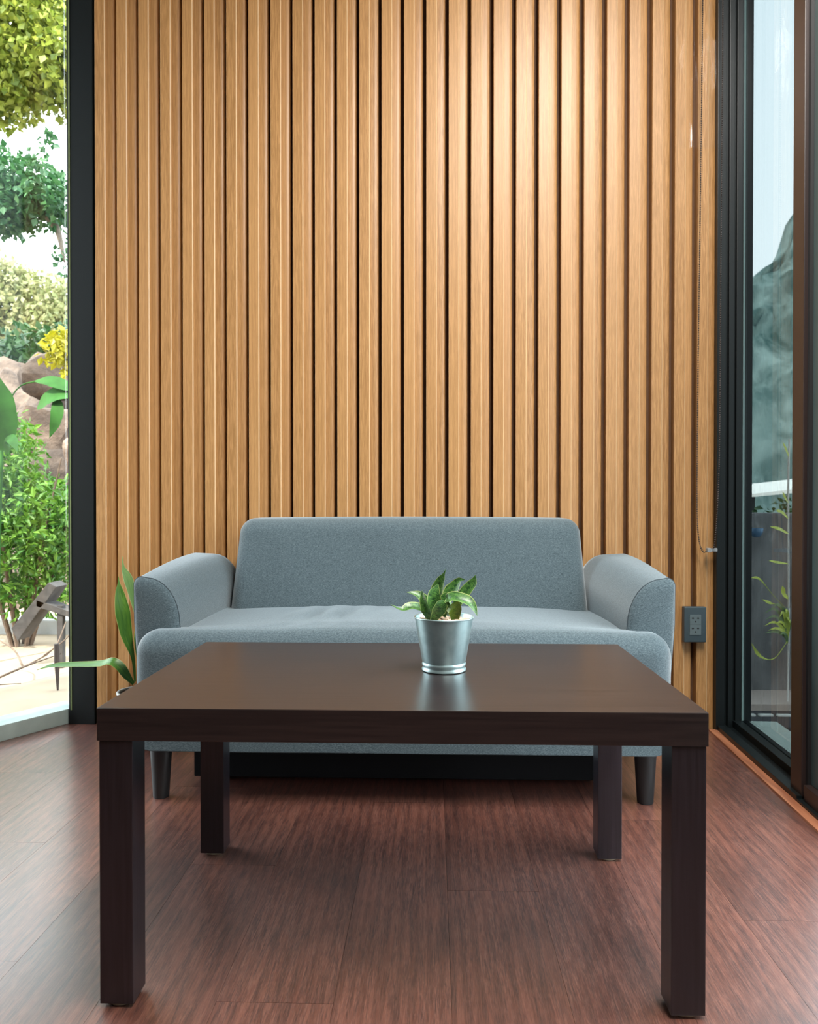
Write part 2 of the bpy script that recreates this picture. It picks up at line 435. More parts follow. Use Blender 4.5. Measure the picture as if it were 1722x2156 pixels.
def foliage(name, clusters, size, m, parent=None, up=.35, slim=.5):
    """clusters of (centre, radii, count): many small folded leaves in one mesh"""
    V = []; F = []
    for c, rad, cnt in clusters:
        d = RNG.normal(size=(cnt, 3)); d /= np.linalg.norm(d, axis=1)[:, None]
        p = np.array(c) + d * (RNG.random(cnt) ** .45)[:, None] * np.array(rad)
        ax = RNG.normal(size=(cnt, 3)); ax[:, 2] -= .25; ax /= np.linalg.norm(ax, axis=1)[:, None]
        nr = RNG.normal(size=(cnt, 3)) * (1 - up); nr[:, 2] += up * 1.6
        s = np.cross(ax, nr); s /= np.linalg.norm(s, axis=1)[:, None] + 1e-9; nn = np.cross(s, ax)
        l = size * RNG.uniform(.6, 1.35, cnt)[:, None]
        b = p; t = p + ax * l; q1 = p + ax * l * .45 + s * l * slim * .5 + nn * l * .1; q2 = p + ax * l * .45 - s * l * slim * .5 + nn * l * .1
        k = len(V); V += np.stack([b, q1, t, q2], 1).reshape(-1, 3).tolist()
        F += [x for i in range(cnt) for x in ((k + 4 * i, k + 4 * i + 1, k + 4 * i + 2), (k + 4 * i, k + 4 * i + 2, k + 4 * i + 3))]
    me = bpy.data.meshes.new(name); me.from_pydata(V, [], F); me.materials.append(m)
    o = bpy.data.objects.new(name, me); COL.objects.link(o)
    if parent is not None: o.parent = parent; o.location = -root_loc(parent)
    return o
def boulder(name, c, r, m, seed, parent=None):
    bm = bmesh.new(); bmesh.ops.create_icosphere(bm, subdivisions=3, radius=1)
    for v in bm.verts:
        p = v.co.copy(); k = 1 + .28 * noise.noise(p * 1.1 + Vector((seed * 3.1, 0, seed))) + .13 * noise.noise(p * 2.7 + Vector((seed, 5, 0)))
        q = Vector((max(-.78, min(.78, p.x)), max(-.78, min(.78, p.y)), max(-.74, min(.74, p.z)))) * k * 1.2
        v.co = Vector((c[0] + q.x * r[0], c[1] + q.y * r[1], c[2] + q.z * r[2]))
    me = bpy.data.meshes.new(name); bm.to_mesh(me); bm.free(); me.materials.append(m)
    me.polygons.foreach_set('use_smooth', [True] * len(me.polygons)); me.set_sharp_from_angle(angle=math.radians(28))
    o = bpy.data.objects.new(name, me); COL.objects.link(o)
    return o

# local frames of the two glazed sides: l = metres from the back corner towards the camera, o = metres outwards
def RW(l, o, z): return (.944 - .045 * l + o, 2.591 - l - .045 * o, z)
def LW(l, o, z): return (-1.236 - .5 * l - .866 * o, 2.612 - .866 * l + .5 * o, z)
ZT = 2.95

# ------------------------------------------------------------------ setting: floor, walls, ceiling
fl = MB(); pw = .178; gap = .00025
x = -4.6; row = 0
while x < 1.0:
    y = -2.8 - (row * .437 + .21) % 1.22
    while y < 2.66:
        y1 = min(y + 1.22, 2.66)
        if y1 > -2.8: fl.box(x + gap, x + pw - gap, max(y, -2.8) + gap, y1 - gap, -.012, 0)
        y += 1.22
    x += pw; row += 1
me = bpy.data.meshes.new('floor'); me.from_pydata(fl.V, [], fl.F)
bm = bmesh.new(); bm.from_mesh(me)
def clip(bm, co, no):
    bmesh.ops.bisect_plane(bm, geom=bm.verts[:] + bm.edges[:] + bm.faces[:], plane_co=co, plane_no=no, clear_outer=True)
clip(bm, LW(0, .03, 0), (-.866, .5, 0)); clip(bm, RW(0, -.024, 0), (1, -.045, 0))
bmesh.ops.recalc_face_normals(bm, faces=bm.faces); bm.to_mesh(me); bm.free(); me.materials.append(M_FLOOR)
floor = bpy.data.objects.new('floor', me); COL.objects.link(floor); tag(floor, kind='structure')
sub = MB(); sub.add([LW(-.12, .06, -.013), LW(6.2, .06, -.013), RW(5.4, .1, -.013), RW(-.05, .1, -.013)] + [LW(-.12, .06, -.03), LW(6.2, .06, -.03), RW(5.4, .1, -.03), RW(-.05, .1, -.03)],
    [(0, 1, 2, 3), (4, 5, 6, 7), (0, 1, 5, 4), (1, 2, 6, 5), (2, 3, 7, 6), (3, 0, 4, 7)])
sub.build('subfloor', M_GROOVE, floor)

# back wall clad in vertical oak slats
prof = [(0, -.008), (0, .0290), (.0010, .0300), (.0328, .0300), (.0356, .0276), (.0360, .0190), (.0364, .0180), (.050, .0174), (.0575, .0162), (.0610, .0138), (.0630, .0095), (.0640, -.008)]
sl = MB()
for k in range(-1, 27):
    x0 = -1.073 + .075 * k
    P = [(min(x0 + a, .9395), 2.604 - h) for a, h in prof]
    V = [(px_, py_, z) for z in (0, ZT) for px_, py_ in P]; n_ = len(P)
    sl.add(V, [(i, i + 1, n_ + i + 1, n_ + i) for i in range(n_ - 1)] + [tuple(range(n_)), tuple(range(n_, 2 * n_))])
wall = sl.build('wall_back', M_SLAT, smooth=30); tag(wall, kind='structure')
wall.data.materials.append(slat_mat('oak_slat_highlight', 1.05, (.20, .19, .14)))      # lit ridge line painted in: paler oak on every slat's arris
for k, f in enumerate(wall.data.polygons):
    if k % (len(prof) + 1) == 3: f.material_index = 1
bk = MB(); bk.box(-1.156, .985, 2.611, 2.72, 0, ZT); bk.build('backing_board', M_GROOVE, wall)

cl = MB(); cl.add([LW(-.2, .5, ZT), LW(6.2, .5, ZT), RW(5.4, .5, ZT), RW(-.2, .5, ZT), LW(-.2, .5, ZT + .2), LW(6.2, .5, ZT + .2), RW(5.4, .5, ZT + .2), RW(-.2, .5, ZT + .2)],
    [(0, 1, 2, 3), (4, 5, 6, 7), (0, 1, 5, 4), (1, 2, 6, 5), (2, 3, 7, 6), (3, 0, 4, 7)])
tag(cl.build('ceiling', M_CEIL), kind='structure')
wr = MB(); wr.box(-4.3, .74, -2.75, -2.62, 0, ZT); tag(wr.build('wall_rear', M_WALLR), kind='structure')

# left glazing: threshold, corner post, clear pane
w1 = tag(empty('window_1', LW(0, 0, 0)), kind='structure')
b = MB(); b.box(-.03, 1.36, 0, .11, 0, .052, LW); b.build('threshold', M_SILL, w1, bevel=.004)
b = MB(); b.box(-1.247, -1.157, 2.578, 2.70, 0, ZT); b.build('corner_post', M_FRAME, w1, bevel=.003)
b = MB(); b.box(-1.240, -1.236, 2.5755, 2.579, .05, ZT); b.build('gasket', M_GASKETG, w1)
b = MB(); b.box(.0, 1.3, .05, .058, .05, ZT - .05, LW); b.build('pane', M_GLASS, w1)
b = MB(); b.box(1.3, 1.36, .0, .1, .05, ZT, LW); b.build('mullion', M_FRAME, w1, bevel=.003)
b = MB(); b.box(-.02, 1.36, .0, .11, ZT - .05, ZT, LW); b.build('head_rail', M_FRAME, w1)
b = MB(); b.box(1.36, 6.1, 0, .12, 0, ZT, LW); tag(b.build('wall_left', M_WALLR), kind='structure')

# right glazing: orange floor trim, stepped jamb, tinted pane, then the dark glass sliding door
b = MB(); b.box(0.02, 5.3, -.026, .0, -.01, .006, RW); tag(b.build('trim_1', M_TRIM, bevel=.002), kind='structure')
w2 = tag(empty('window_2', RW(0, 0, 0)), kind='structure')
b = MB()
for (a0, a1, o0, o1) in ((-.022, .030, -.0055, .022), (-.02, .012, .022, .034), (-.02, .026, .034, .050), (-.02, .008, .050, .060), (-.02, .020, .060, .078), (-.02, .010, .078, .115)):
    b.box(a0, a1, o0, o1, 0, ZT, RW)
b.build('jamb', M_FRAME, w2, bevel=.0015)
b = MB(); b.box(.010, .014, .083, .089, .034, ZT, RW); b.build('gasket', M_GASKET, w2)
b = MB(); b.box(.0, .64, .0, .03, 0, .020, RW); b.box(.0, .64, .03, .055, 0, .012, RW); b.box(.0, .64, .055, .105, 0, .034, RW); b.build('bottom_rail', M_FRAME, w2, bevel=.0015)
b = MB(); b.box(.0, .64, .105, .20, -.02, .030, RW); b.build('outer_sill', M_SILLP, w2, bevel=.002)
b = MB(); b.box(.010, .60, .083, .089, .034, ZT - .05, RW); b.build('pane', M_TINT, w2)
b = MB(); b.box(.0, .64, .0, .11, ZT - .05, ZT, RW); b.build('head_rail', M_FRAME, w2)
d1 = tag(empty('door_1', RW(.6, 0, 0)), kind='structure')
b = MB(); b.box(.575, .64, .012, .10, .012, ZT, RW); b.build('stile', M_FRAMEB, d1, bevel=.002)
b = MB(); b.box(.64, .652, .022, .07, .012, ZT, RW); b.build('seal', M_SLOT, d1)
b = MB(); b.box(.652, 1.7, .012, .08, .012, .052, RW); b.build('bottom_rail', M_FRAMEB, d1, bevel=.002)
b = MB(); b.box(.652, .745, .030, .05, .052, ZT, RW); b.build('side_panel', M_PANEL, d1, bevel=.002)
b = MB(); b.box(.745, 1.7, .036, .044, .052, ZT - .06, RW); b.build('pane', M_GLASS, d1)
b = MB(); b.box(1.7, 1.77, .012, .10, .012, ZT, RW); b.build('stile', M_FRAMEB, d1, bevel=.002)
b = MB(); b.box(.64, 1.77, .0, .11, 0, .012, RW); b.build('track', M_FRAME, d1)
b = MB(); b.box(1.77, 5.3, 0, .12, 0, ZT, RW); tag(b.build('wall_right', M_WALLR), kind='structure')

# ------------------------------------------------------------------ outdoors: ground
def flat(name, pts, z, m, t=.05):
    b = MB(); n_ = len(pts)
    b.add([(x, y, z) for x, y in pts] + [(x, y, z - t) for x, y in pts], [tuple(range(n_)), tuple(range(n_, 2 * n_))] + [(i, (i + 1) % n_, n_ + (i + 1) % n_, n_ + i) for i in range(n_)])
    return tag(b.build(name, m), kind='structure')
flat('ground_sand', [(-40, -20), (0, -20), (0, 60), (-40, 60)], -.032, M_SAND)
flat('ground_asphalt', [(0, -20), (60, -20), (60, 60), (0, 60)], -.034, M_ASPH)

# ------------------------------------------------------------------ coffee table
t = thing('coffee_table', 'low black-brown rectangular wooden coffee table in front of the sofa', 'table', (-.05, 1.395, 0))
V, F = MB().box(-.5, .4, 1.12, 1.67, .401, .45).V, MB().box(-.5, .4, 1.12, 1.67, .401, .45).F
obj('tabletop', V, F, M_TOP, t, bevel=.0015)
for (x0, y0) in ((-.4975, 1.1225), (.3475, 1.1225), (-.4975, 1.6175), (.3475, 1.6175)):
    b = MB(); b.box(x0, x0 + .05, y0, y0 + .05, .006, .4005)
    lg = b.build('leg', M_LEG, t, bevel=.0015)
    p = MB(); p.lathe([(.019, 0), (.021, .001), (.021, .006)], (x0 + .025, y0 + .025, 0), 24)
    tag(p.build('floor_pad', M_FELT, lg, smooth=40), 'round tan felt pad')

# ------------------------------------------------------------------ sofa
sf = thing('sofa', 'grey-blue fabric two-seat sofa against the slatted wood wall', 'sofa', (-.08, 2.17, 0))
sxc = -.081
# seat: full width in front of the arms, narrower between them, gently crowned with pulled folds
V, F = rbox(.675, .30, .148, .058, 64, 34, 6, 5)
out = []
for v in V:
    x, y, z = v; yy = y + 2.18
    k = 1.0
    a = np.clip((yy - 1.955) / .03, 0, 1); k = 1 - .115 * a * (3 * a - 2 * a * a) / 1.0 if a < 1 else 1 - .115
    top = np.clip(z / .148, 0, 1)
    X = x * k
    if z < 0 and y < -.243: yy = 1.88            # upright front down to the lower edge
    crown = .014 * (1 - min(1, abs(x) / .60) ** 3) * (np.clip((yy - 1.89) / .10, 0, 1)) + .006 * np.clip((yy - 2.0) / .3, 0, 1)
    fold = 0
    for (cx_, w_, s_, am) in ((-.34, .020, .55, .0035), (-.285, .016, .45, -.003), (-.245, .018, .35, .0045), (-.19, .015, .30, -.0035), (-.15, .018, .40, .0035), (.07, .016, -.30, -.003), (.11, .018, -.35, .0035), (-.05, .03, .1, .002)):
        d = x - cx_ - s_ * (yy - 2.1) * .35
        fold += 2.0 * am * math.exp(-(d / w_) ** 2) * math.exp(-((yy - 2.13) / .10) ** 2)
    Z = z + (crown + fold) * top
    wav = .0025 * noise.noise(Vector((x * 5, yy * 5, 3.3)))
    out.append((X + sxc, yy + (wav if abs(y) > .25 else 0), Z + .285 + wav * top))
obj('seat', out, F, M_FAB, sf, smooth=180)
b = MB(); b.box(-.655 + sxc, .655 + sxc, 1.93, 2.47, .145, .30); b.box(-.57 + sxc, .53 + sxc, 2.06, 2.46, .012, .146)  # second box is added, standing in for the deep shade under the sofa
tag(b.build('underframe_shade_box', M_UNDER, sf, bevel=.004), 'black cloth underside with an added dark box for the deep shade below')

def armrest(sgn):
    # local: u from the inner face (0) outwards, z up, y from front to back
    yf, yb = 1.962, 2.44
    def ring(y, shrink=0.0, push=0.0):
        tt = (y - yf) / (yb - yf)
        ui = -.008 * 0 + -.045 * tt; uo = .122 + .004 * tt
        zt = .568 + .034 * math.sin(min(1, tt) * math.pi / 2); zb = .155
        rix, riz, ro = .086, .118, .020
        P = [(ui + .016, zb), (ui + .008, zb + .14), (ui, zb + .26)]
        for a in np.linspace(0, math.pi / 2, 9): P.append((ui + .004 + rix * (1 - math.cos(a)), zt - .006 - riz + riz * math.sin(a)))
        for a in np.linspace(0, math.pi / 2, 7): P.append((uo - ro + ro * math.sin(a), zt - ro - .003 + ro * math.cos(a)))
        P += [(uo - .001, zt - .12), (uo - .012, zb + .14), (uo - .026, zb)]
        P = np.array(P); c = P.mean(0)
        d = P - c; ln = np.linalg.norm(d, axis=1)[:, None]
        P = P - d / ln * np.minimum(shrink, ln * .9)
        return [(sxc + sgn * (.573 + u), y - push, z) for u, z in P]
    ys = [yf, yf + .004] + list(np.linspace(yf + .03, yb - .05, 14)) + [yb - .03, yb - .012]
    R = [ring(y) for y in ys] + [ring(yb - .004, .008), ring(yb, .022)]
    m_ = len(R[0]); V = [p for r in R for p in r]; F = []
    for i in range(len(R) - 1):
        for j in range(m_): k = (j + 1) % m_; F.append((i * m_ + j, i * m_ + k, (i + 1) * m_ + k, (i + 1) * m_ + j))
    F.append(tuple((len(R) - 1) * m_ + j for j in range(m_)))
    arm = obj('armrest', V, F, M_FAB, sf, smooth=50)
    # padded front panel
    Q = [ring(yf, 0, 0), ring(yf, .003, .004), ring(yf, .012, .009), ring(yf, .03, .012), ring(yf, .055, .013)]
    V = []
    for i, r in enumerate(Q):
        for p in r:
            pk = .0014 * math.sin(p[2] * 230 + 2 * sgn) * (1 if i in (1, 2) else .5 if i == 3 else 0) * max(0, min(1, (.640 - sgn * (p[0] - sxc)) / .04))
            V.append((p[0], p[1] - pk, p[2]))
    F = []
    for i in range(len(Q) - 1):
        for j in range(m_): k = (j + 1) % m_; F.append((i * m_ + j, i * m_ + k, (i + 1) * m_ + k, (i + 1) * m_ + j))
    F.append(tuple((len(Q) - 1) * m_ + j for j in range(m_)))
    obj('front_panel', V, F, M_FAB, arm, smooth=180)
    b = MB(); b.tube([(p[0], p[1] + .001, p[2]) for p in ring(yf + .001, -.0006)], .0016, 6)
    tag(b.build('piping', M_PIPE, arm, smooth=180), 'thin dark piping along the front seam')
armrest(-1); armrest(1)
# backrest: leaning slab with rounded upper corners
V, F = rbox(.541, .085, .165, .045, 40, 4, 14, 6)
out = []
for v in V:
    x, y, z = v; h = (z + .165) / .33
    wx = 1 - .022 * h
    puff = .010 * (1 - (x / .541) ** 4) * (1 - (2 * h - 1) ** 4) * (1 if y < 0 else 0)
    cr_ = .004 * math.exp(-((x - .43 + .35 * (h - .25)) / .02) ** 2) * math.exp(-((h - .22) / .18) ** 2) if y < 0 else 0
    wv = .003 * noise.noise(Vector((x * 4, z * 6, 7)))
    out.append((x * wx - .0755, y + 2.335 + .115 * h - puff + cr_ + wv, z + .545 + .004 * (1 - (x / .541) ** 2) * h))
obj('backrest', out, F, M_FAB, sf, smooth=180)
for (lx, ly) in ((-.700, 1.945), (.536, 1.945), (-.700, 2.42), (.536, 2.42)):
    b = MB(); b.lathe([(.0185, 0), (.020, .002), (.029, .150)], (lx, ly, 0), 28); b.build('leg', M_SOFALEG, sf, smooth=40)

# ------------------------------------------------------------------ potted plant on the table
pc = (.020, 1.398, .45)
pp = thing('potted_plant', 'small mottled snake plant in a galvanised metal pot on the coffee table', 'plant', pc)
b = MB(); b.lathe([(.034, .0025), (.0375, .0), (.0402, .0015), (.0405, .004), (.0385, .0065), (.0385, .0085), (.0402, .011), (.0402, .0135), (.0388, .016), (.0400, .018), (.0535, .0975), (.0520, .0975), (.0455, .075), (.0, .0745)], pc, 64, caps=False)
b.add([(pc[0] + .034 * math.cos(a), pc[1] + .034 * math.sin(a), pc[2] + .0025) for a in np.linspace(0, 2 * math.pi, 33)[:-1]], [tuple(range(32))])
pot = b.build('pot', M_METAL, pp, smooth=50)
b = MB(); b.tube([(pc[0] + .0538 * math.cos(a), pc[1] + .0538 * math.sin(a), pc[2] + .0975) for a in np.linspace(0, 2 * math.pi, 65)[:-1]], .0016, 8, True)
b.build('rim', M_METAL, pot, smooth=180)
b = MB(); b.lathe([(.0, .0865), (.03, .0868), (.0495, .086)], pc, 40, caps=False); b.build('soil', M_SOIL, pp, smooth=180)
b = MB(); r_ = random.Random(3)
for i in range(90):
    a = r_.uniform(0, 6.283); d = .047 * math.sqrt(r_.random()); s = r_.uniform(.003, .0052)
    V, F = rbox(s, s * .8, s * .62, s * .45, 1, 1, 1, 2); ca, sa = math.cos(a * 3), math.sin(a * 3)
    b.add([(pc[0] + d * math.cos(a) + v[0] * ca - v[1] * sa, pc[1] + d * math.sin(a) + v[0] * sa + v[1] * ca, pc[2] + .0885 + r_.random() * .003 + v[2]) for v in V], F)
tag(b.build('pebbles', M_PEBBLE, pp, smooth=180), 'cream pebbles over the soil', kind='stuff')
def PT(px_, py_, dy=0.0):   # offset in the plant's own plane: 0.87 mm steps from the pot axis and the rim height
    return (pc[0] + (px_ - 934) * .00087, pc[1] + dy, pc[2] + .0975 + (1305 - py_) * .00087)
front = (0, -1, .35)
lv = [
 ([PT(905, 1306, -.005), PT(890, 1291, -.012), PT(866, 1283, -.02), PT(846, 1287, -.026), PT(824, 1275, -.03)], .026, (.1, -.5, 1), M_SANS, ((0, .5), (.35, 1), (.62, .75), (.8, .25), (1, .03))),
 ([PT(912, 1304, .006), PT(898, 1280, .01), PT(880, 1262, .012), PT(855, 1255, .012)], .022, (-.3, -.7, 1), M_SANS, None),
 ([PT(926, 1304, .015), PT(920, 1262, .02), PT(924, 1240, .02), PT(932, 1222, .018), PT(938, 1207, .016)], .024, (-.3, -1, .1), M_SANS, ((0, .6), (.4, 1), (.7, .55), (.82, .2), (1, .03))),
 ([PT(938, 1304, .012), PT(944, 1268, .016), PT(958, 1245, .018), PT(968, 1230, .017), PT(978, 1228, .012)], .030, (-.7, -1, .3), M_SANS, ((0, .6), (.4, 1), (.68, .5), (.84, .2), (1, .04))),
 ([PT(952, 1304, .012), PT(966, 1275, .016), PT(984, 1250, .018), PT(997, 1234, .018), PT(1001, 1219, .018)], .022, (-.4, -1, .1), M_SANS, ((0, .6), (.45, 1), (.75, .75), (1, .03))),
 ([PT(957, 1308, -.010), PT(955, 1288, -.014), PT(948, 1276, -.020)], .026, front, M_SANSY, ((0, .55), (.5, 1), (1, 1.1))),
 ([PT(948, 1284, -.010), PT(938, 1270, -.020), PT(955, 1262, -.028), PT(980, 1268, -.034), PT(992, 1278, -.037), PT(1001, 1296, -.038)], .026, (.15, -.75, 1), M_SANS, ((0, .6), (.3, 1), (.6, .95), (.85, .45), (1, .03))),
 ([PT(909, 1311, -.022), PT(900, 1290, -.024), PT(893, 1270, -.022), PT(888, 1248, -.016)], .021, (-.8, -1, .2), M_SANS, ((0, .55), (.4, 1), (.75, .7), (1, .05))),
 ([PT(909, 1311, -.023), PT(918, 1292, -.030), PT(926, 1276, -.034), PT(931, 1264, -.033)], .027, (.5, -1, .3), M_SANS, ((0, .4), (.5, 1), (.8, .8), (1, .05))),
 ([PT(915, 1305, .0), PT(914, 1280, -.004), PT(913, 1258, -.004), PT(922, 1236, .0)], .030, (.1, -1, .1), M_SANS, ((0, .7), (.4, 1), (.75, .7), (1, .04))),
 ([PT(930, 1305, .004), PT(934, 1282, .004), PT(940, 1266, .004), PT(948, 1254, .004)], .026, (-.2, -1, .2), M_SANS, ((0, .6), (.5, 1), (.8, .7), (1, .05))),
]
for P, w, fc, m_, pr in lv:
    kw = {'prof': pr} if pr else {}
    leafobj('leaf', P, w, fc, m_, pp, thick=.0009, fold=.45, **kw)

# ------------------------------------------------------------------ floor plant behind the sofa's left end
fc_ = (-.915, 2.36, 0)
fp = thing('floor_plant', 'tall green leafy plant in a dark pot between sofa and left window', 'plant', fc_)
b = MB(); b.lathe([(.045, 0), (.05, .004), (.068, .165), (.064, .170), (.060, .165), (.055, .14), (0, .139)], fc_, 40, caps=False); pt_ = b.build('pot', M_DPOT, fp, smooth=45)
b = MB(); b.tube([(fc_[0] + .066 * math.cos(a), fc_[1] + .066 * math.sin(a), .168) for a in np.linspace(0, 2 * math.pi, 49)[:-1]], .005, 8, True)
tag(b.build('rim', M_GRIM, pt_, smooth=180), 'pale grey rim')
b = MB(); b.lathe([(0, .152), (.058, .150)], fc_, 32, caps=False); b.build('soil', M_SOIL, fp)
s_ = 2.34 / 1611
def FP(px_, py_, dy=0.0): return (fc_[0] + (px_ - 287) * s_, fc_[1] - .02 + dy, .752 - (py_ - 1063) * s_)
leafobj('leaf', [FP(281, 1440), FP(277, 1390), FP(266, 1340, -.01), FP(258, 1290, -.012), FP(250, 1250, -.005), FP(246, 1216, .0)], .046, (.55, -1, .1), M_BLADE, fp, fold=.25, prof=((0, .12), (.22, .25), (.42, .8), (.6, 1), (.8, .6), (.92, .12), (1, .03)))
leafobj('leaf', [FP(286, 1440, .03), FP(279, 1330, .04), FP(267, 1270, .04), FP(258, 1225, .035), FP(249, 1200, .03), FP(247, 1174, .028)], .030, (.4, -1, .2), M_BLADEP, fp, fold=.25, prof=((0, .15), (.35, .5), (.6, 1), (.76, .55), (.84, .2), (1, .04)))
leafobj('leaf', [FP(283, 1442, -.02), FP(272, 1424, -.03), FP(258, 1403, -.035), FP(240, 1392, -.04), FP(212, 1399, -.03), (-1.150, 2.30, .262), (-1.195, 2.27, .254)], .034, (0, -.65, 1), M_BLADE, fp, fold=.2, prof=((0, .35), (.2, .8), (.4, 1), (.65, .8), (.85, .5), (1, .03)))
leafobj('leaf', [FP(292, 1445, -.01), FP(300, 1400, -.02), FP(297, 1330, -.01), FP(305, 1270, .02)], .040, (0, -1, .2), M_BLADE, fp, fold=.25, prof=((0, .15), (.3, .5), (.6, 1), (.85, .6), (1, .03)))

# ------------------------------------------------------------------ wall outlet
wo_ = thing('wall_outlet', 'dark slate double power outlet on the slatted wall beside the sofa', 'outlet', (.864, 2.574, .357))
V, F = rbox(.036, .0125, .0585, .003, 1, 1, 1, 3)
plate = obj('cover_plate', V + np.array([.864, 2.5595, .357]), F, M_PLATE, wo_, smooth=40)
for dz in (.0168, -.0168):
    b = MB(); b.box(.8455, .8825, 2.5450, 2.549, .357 + dz - .0166, .357 + dz + .0166)
    so = b.build('socket', M_SOCK, wo_, bevel=.0006)
    b = MB()
    for ddx, ddz, w_, h_ in ((-.0085, .005, .0036, .0026), (.0085, .005, .0036, .0026), (0, -.0065, .0024, .0026)):
        b.add([(.864 + ddx + w_ * math.cos(a), y_, .357 + dz + ddz + h_ * math.sin(a)) for y_ in (2.5446, 2.5475) for a in np.linspace(0, 2 * math.pi, 13)[:-1]],
              [tuple(range(12)), tuple(range(12, 24))] + [(i, (i + 1) % 12, 12 + (i + 1) % 12, 12 + i) for i in range(12)])
    tag(b.build('pin_holes', M_SLOT, so), 'black pin holes')

# ------------------------------------------------------------------ clear film left on the slats by the right jamb
V = []; F = []; nx_, nz_ = 24, 150
for j in range(nz_ + 1):
    for i in range(nx_ + 1):
        x = .802 + .130 * i / nx_; z = 1.93 + .95 * j / nz_
        q = noise.noise(Vector((x * 22, z * 3.2, 4))) + .5 * noise.noise(Vector((x * 60, z * 9, 1)))
        V.append((x, 2.5655 - .004 * max(0, q + .1), z))
for j in range(nz_):
    for i in range(nx_): F.append((j * (nx_ + 1) + i, j * (nx_ + 1) + i + 1, (j + 1) * (nx_ + 1) + i + 1, (j + 1) * (nx_ + 1) + i))
tag(obj('plastic_film', V, F, M_FILM, smooth=180), 'clear crinkled plastic film over the slats beside the right window frame', 'film')

# ------------------------------------------------------------------ blind chain
bc = thing('blind_chain', 'dark beaded blind pull chain hanging beside the right window frame', 'chain', (.90, 2.53, .6))
path = spline([(.8765, 2.535, ZT - .05), (.8775, 2.535, 2.5), (.8715, 2.535, 1.75), (.866, 2.535, 1.2), (.864, 2.535, .85), (.8655, 2.535, .70), (.873, 2.535, .625), (.885, 2.535, .598), (.897, 2.535, .600)], 900)
path2 = spline([(.934, 2.512, ZT - .05), (.933, 2.512, 2.2), (.930, 2.512, 1.5), (.927, 2.512, .9), (.918, 2.522, .640), (.907, 2.53, .606)], 900)
def resample(P, step):
    d = np.r_[0, np.cumsum(np.linalg.norm(np.diff(P, axis=0), axis=1))]; s = np.arange(0, d[-1], step)
    return np.stack([np.interp(s, d, P[:, i]) for i in range(3)], 1)
bm = bmesh.new(); bmesh.ops.create_icosphere(bm, subdivisions=1, radius=1); iv = np.array([v.co[:] for v in bm.verts]); ifc = [tuple(v.index for v in f.verts) for f in bm.faces]; bm.free()
for P in (path, path2):
    b = MB()
    for c in resample(P, .0058): b.add(iv * .0026 + c, ifc)
    b.tube(resample(P, .03), .0004, 4); b.build('bead_strand', M_CHAIN, bc, smooth=180)
b = MB(); b.box(.896, .908, 2.526, 2.545, .597, .611); b.box(.900, .935, 2.545, 2.551, .598, .610); tag(b.build('clip', M_CLIP, bc, bevel=.002), 'pale plastic clip')

# ------------------------------------------------------------------ garden on the left
def broad(P, w, face, parent, fold=.15):
    leafobj('leaf', P, w, face, M_BROAD, parent, fold=fold, prof=((0, .15), (.2, .8), (.45, 1), (.75, .75), (1, .02)), thick=.002)
# bright shrub close to the glass
sh = thing('garden_shrub', 'bright green bushy shrub outside the left window', 'shrub', (-2.3, 4.2, -.03))
b = MB()
for i in range(9):
    a = i * 2.4; b.tube([(-2.3 + .05 * math.cos(a), 4.2 + .05 * math.sin(a), -.03), (-2.3 + .2 * math.cos(a), 4.2 + .2 * math.sin(a), .5), (-2.3 + .4 * math.cos(a), 4.2 + .4 * math.sin(a), 1.0)], [.012, .009, .004], 6)
b.build('stems', M_TWIG, sh)
foliage('foliage', [((-2.38, 4.25, .62), (.50, .5, .36), 5200), ((-2.52, 4.2, .98), (.34, .4, .36), 3000), ((-2.08, 4.15, .60), (.20, .3, .30), 1300), ((-2.2, 4.2, .26), (.34, .3, .13), 800)], .052, M_F_BUSH, sh, slim=.42)
# tall plant with broad leaves
bp = thing('broad_leaf_plant', 'tall plant with big glossy leaves rising behind the bright shrub', 'plant', (-2.18, 3.75, -.03))
b = MB(); b.tube([(-2.18, 3.75, -.03), (-2.16, 3.74, .6), (-2.12, 3.72, 1.28)], [.012, .010, .006], 8); b.build('stem', M_BROAD, bp)
b = MB(); b.tube(spline([(-2.13, 3.72, 1.2), (-2.04, 3.71, 1.33), (-1.94, 3.70, 1.36)], 8), .0035, 6); b.build('stalk', M_BROAD, bp)
broad([(-1.95, 3.70, 1.36), (-1.87, 3.68, 1.355), (-1.78, 3.66, 1.325), (-1.69, 3.64, 1.30)], .085, (.1, -.9, 1), bp)
broad([(-1.93, 3.68, 1.22), (-1.86, 3.66, 1.27), (-1.77, 3.64, 1.29), (-1.66, 3.62, 1.27)], .12, (0, -1, .8), bp)
broad([(-1.83, 3.66, 1.27), (-1.80, 3.62, 1.22), (-1.80, 3.60, 1.15), (-1.825, 3.59, 1.07)], .06, (.3, -1, .1), bp)
broad([(-2.12, 3.70, 1.02), (-2.08, 3.66, 1.12), (-2.06, 3.62, 1.24), (-2.07, 3.60, 1.36)], .12, (.3, -1, .2), bp)
broad([(-2.10, 3.70, 1.0), (-2.05, 3.64, 1.06), (-2.0, 3.58, 1.06), (-1.95, 3.54, 1.0)], .06, (.3, -1, .4), bp)
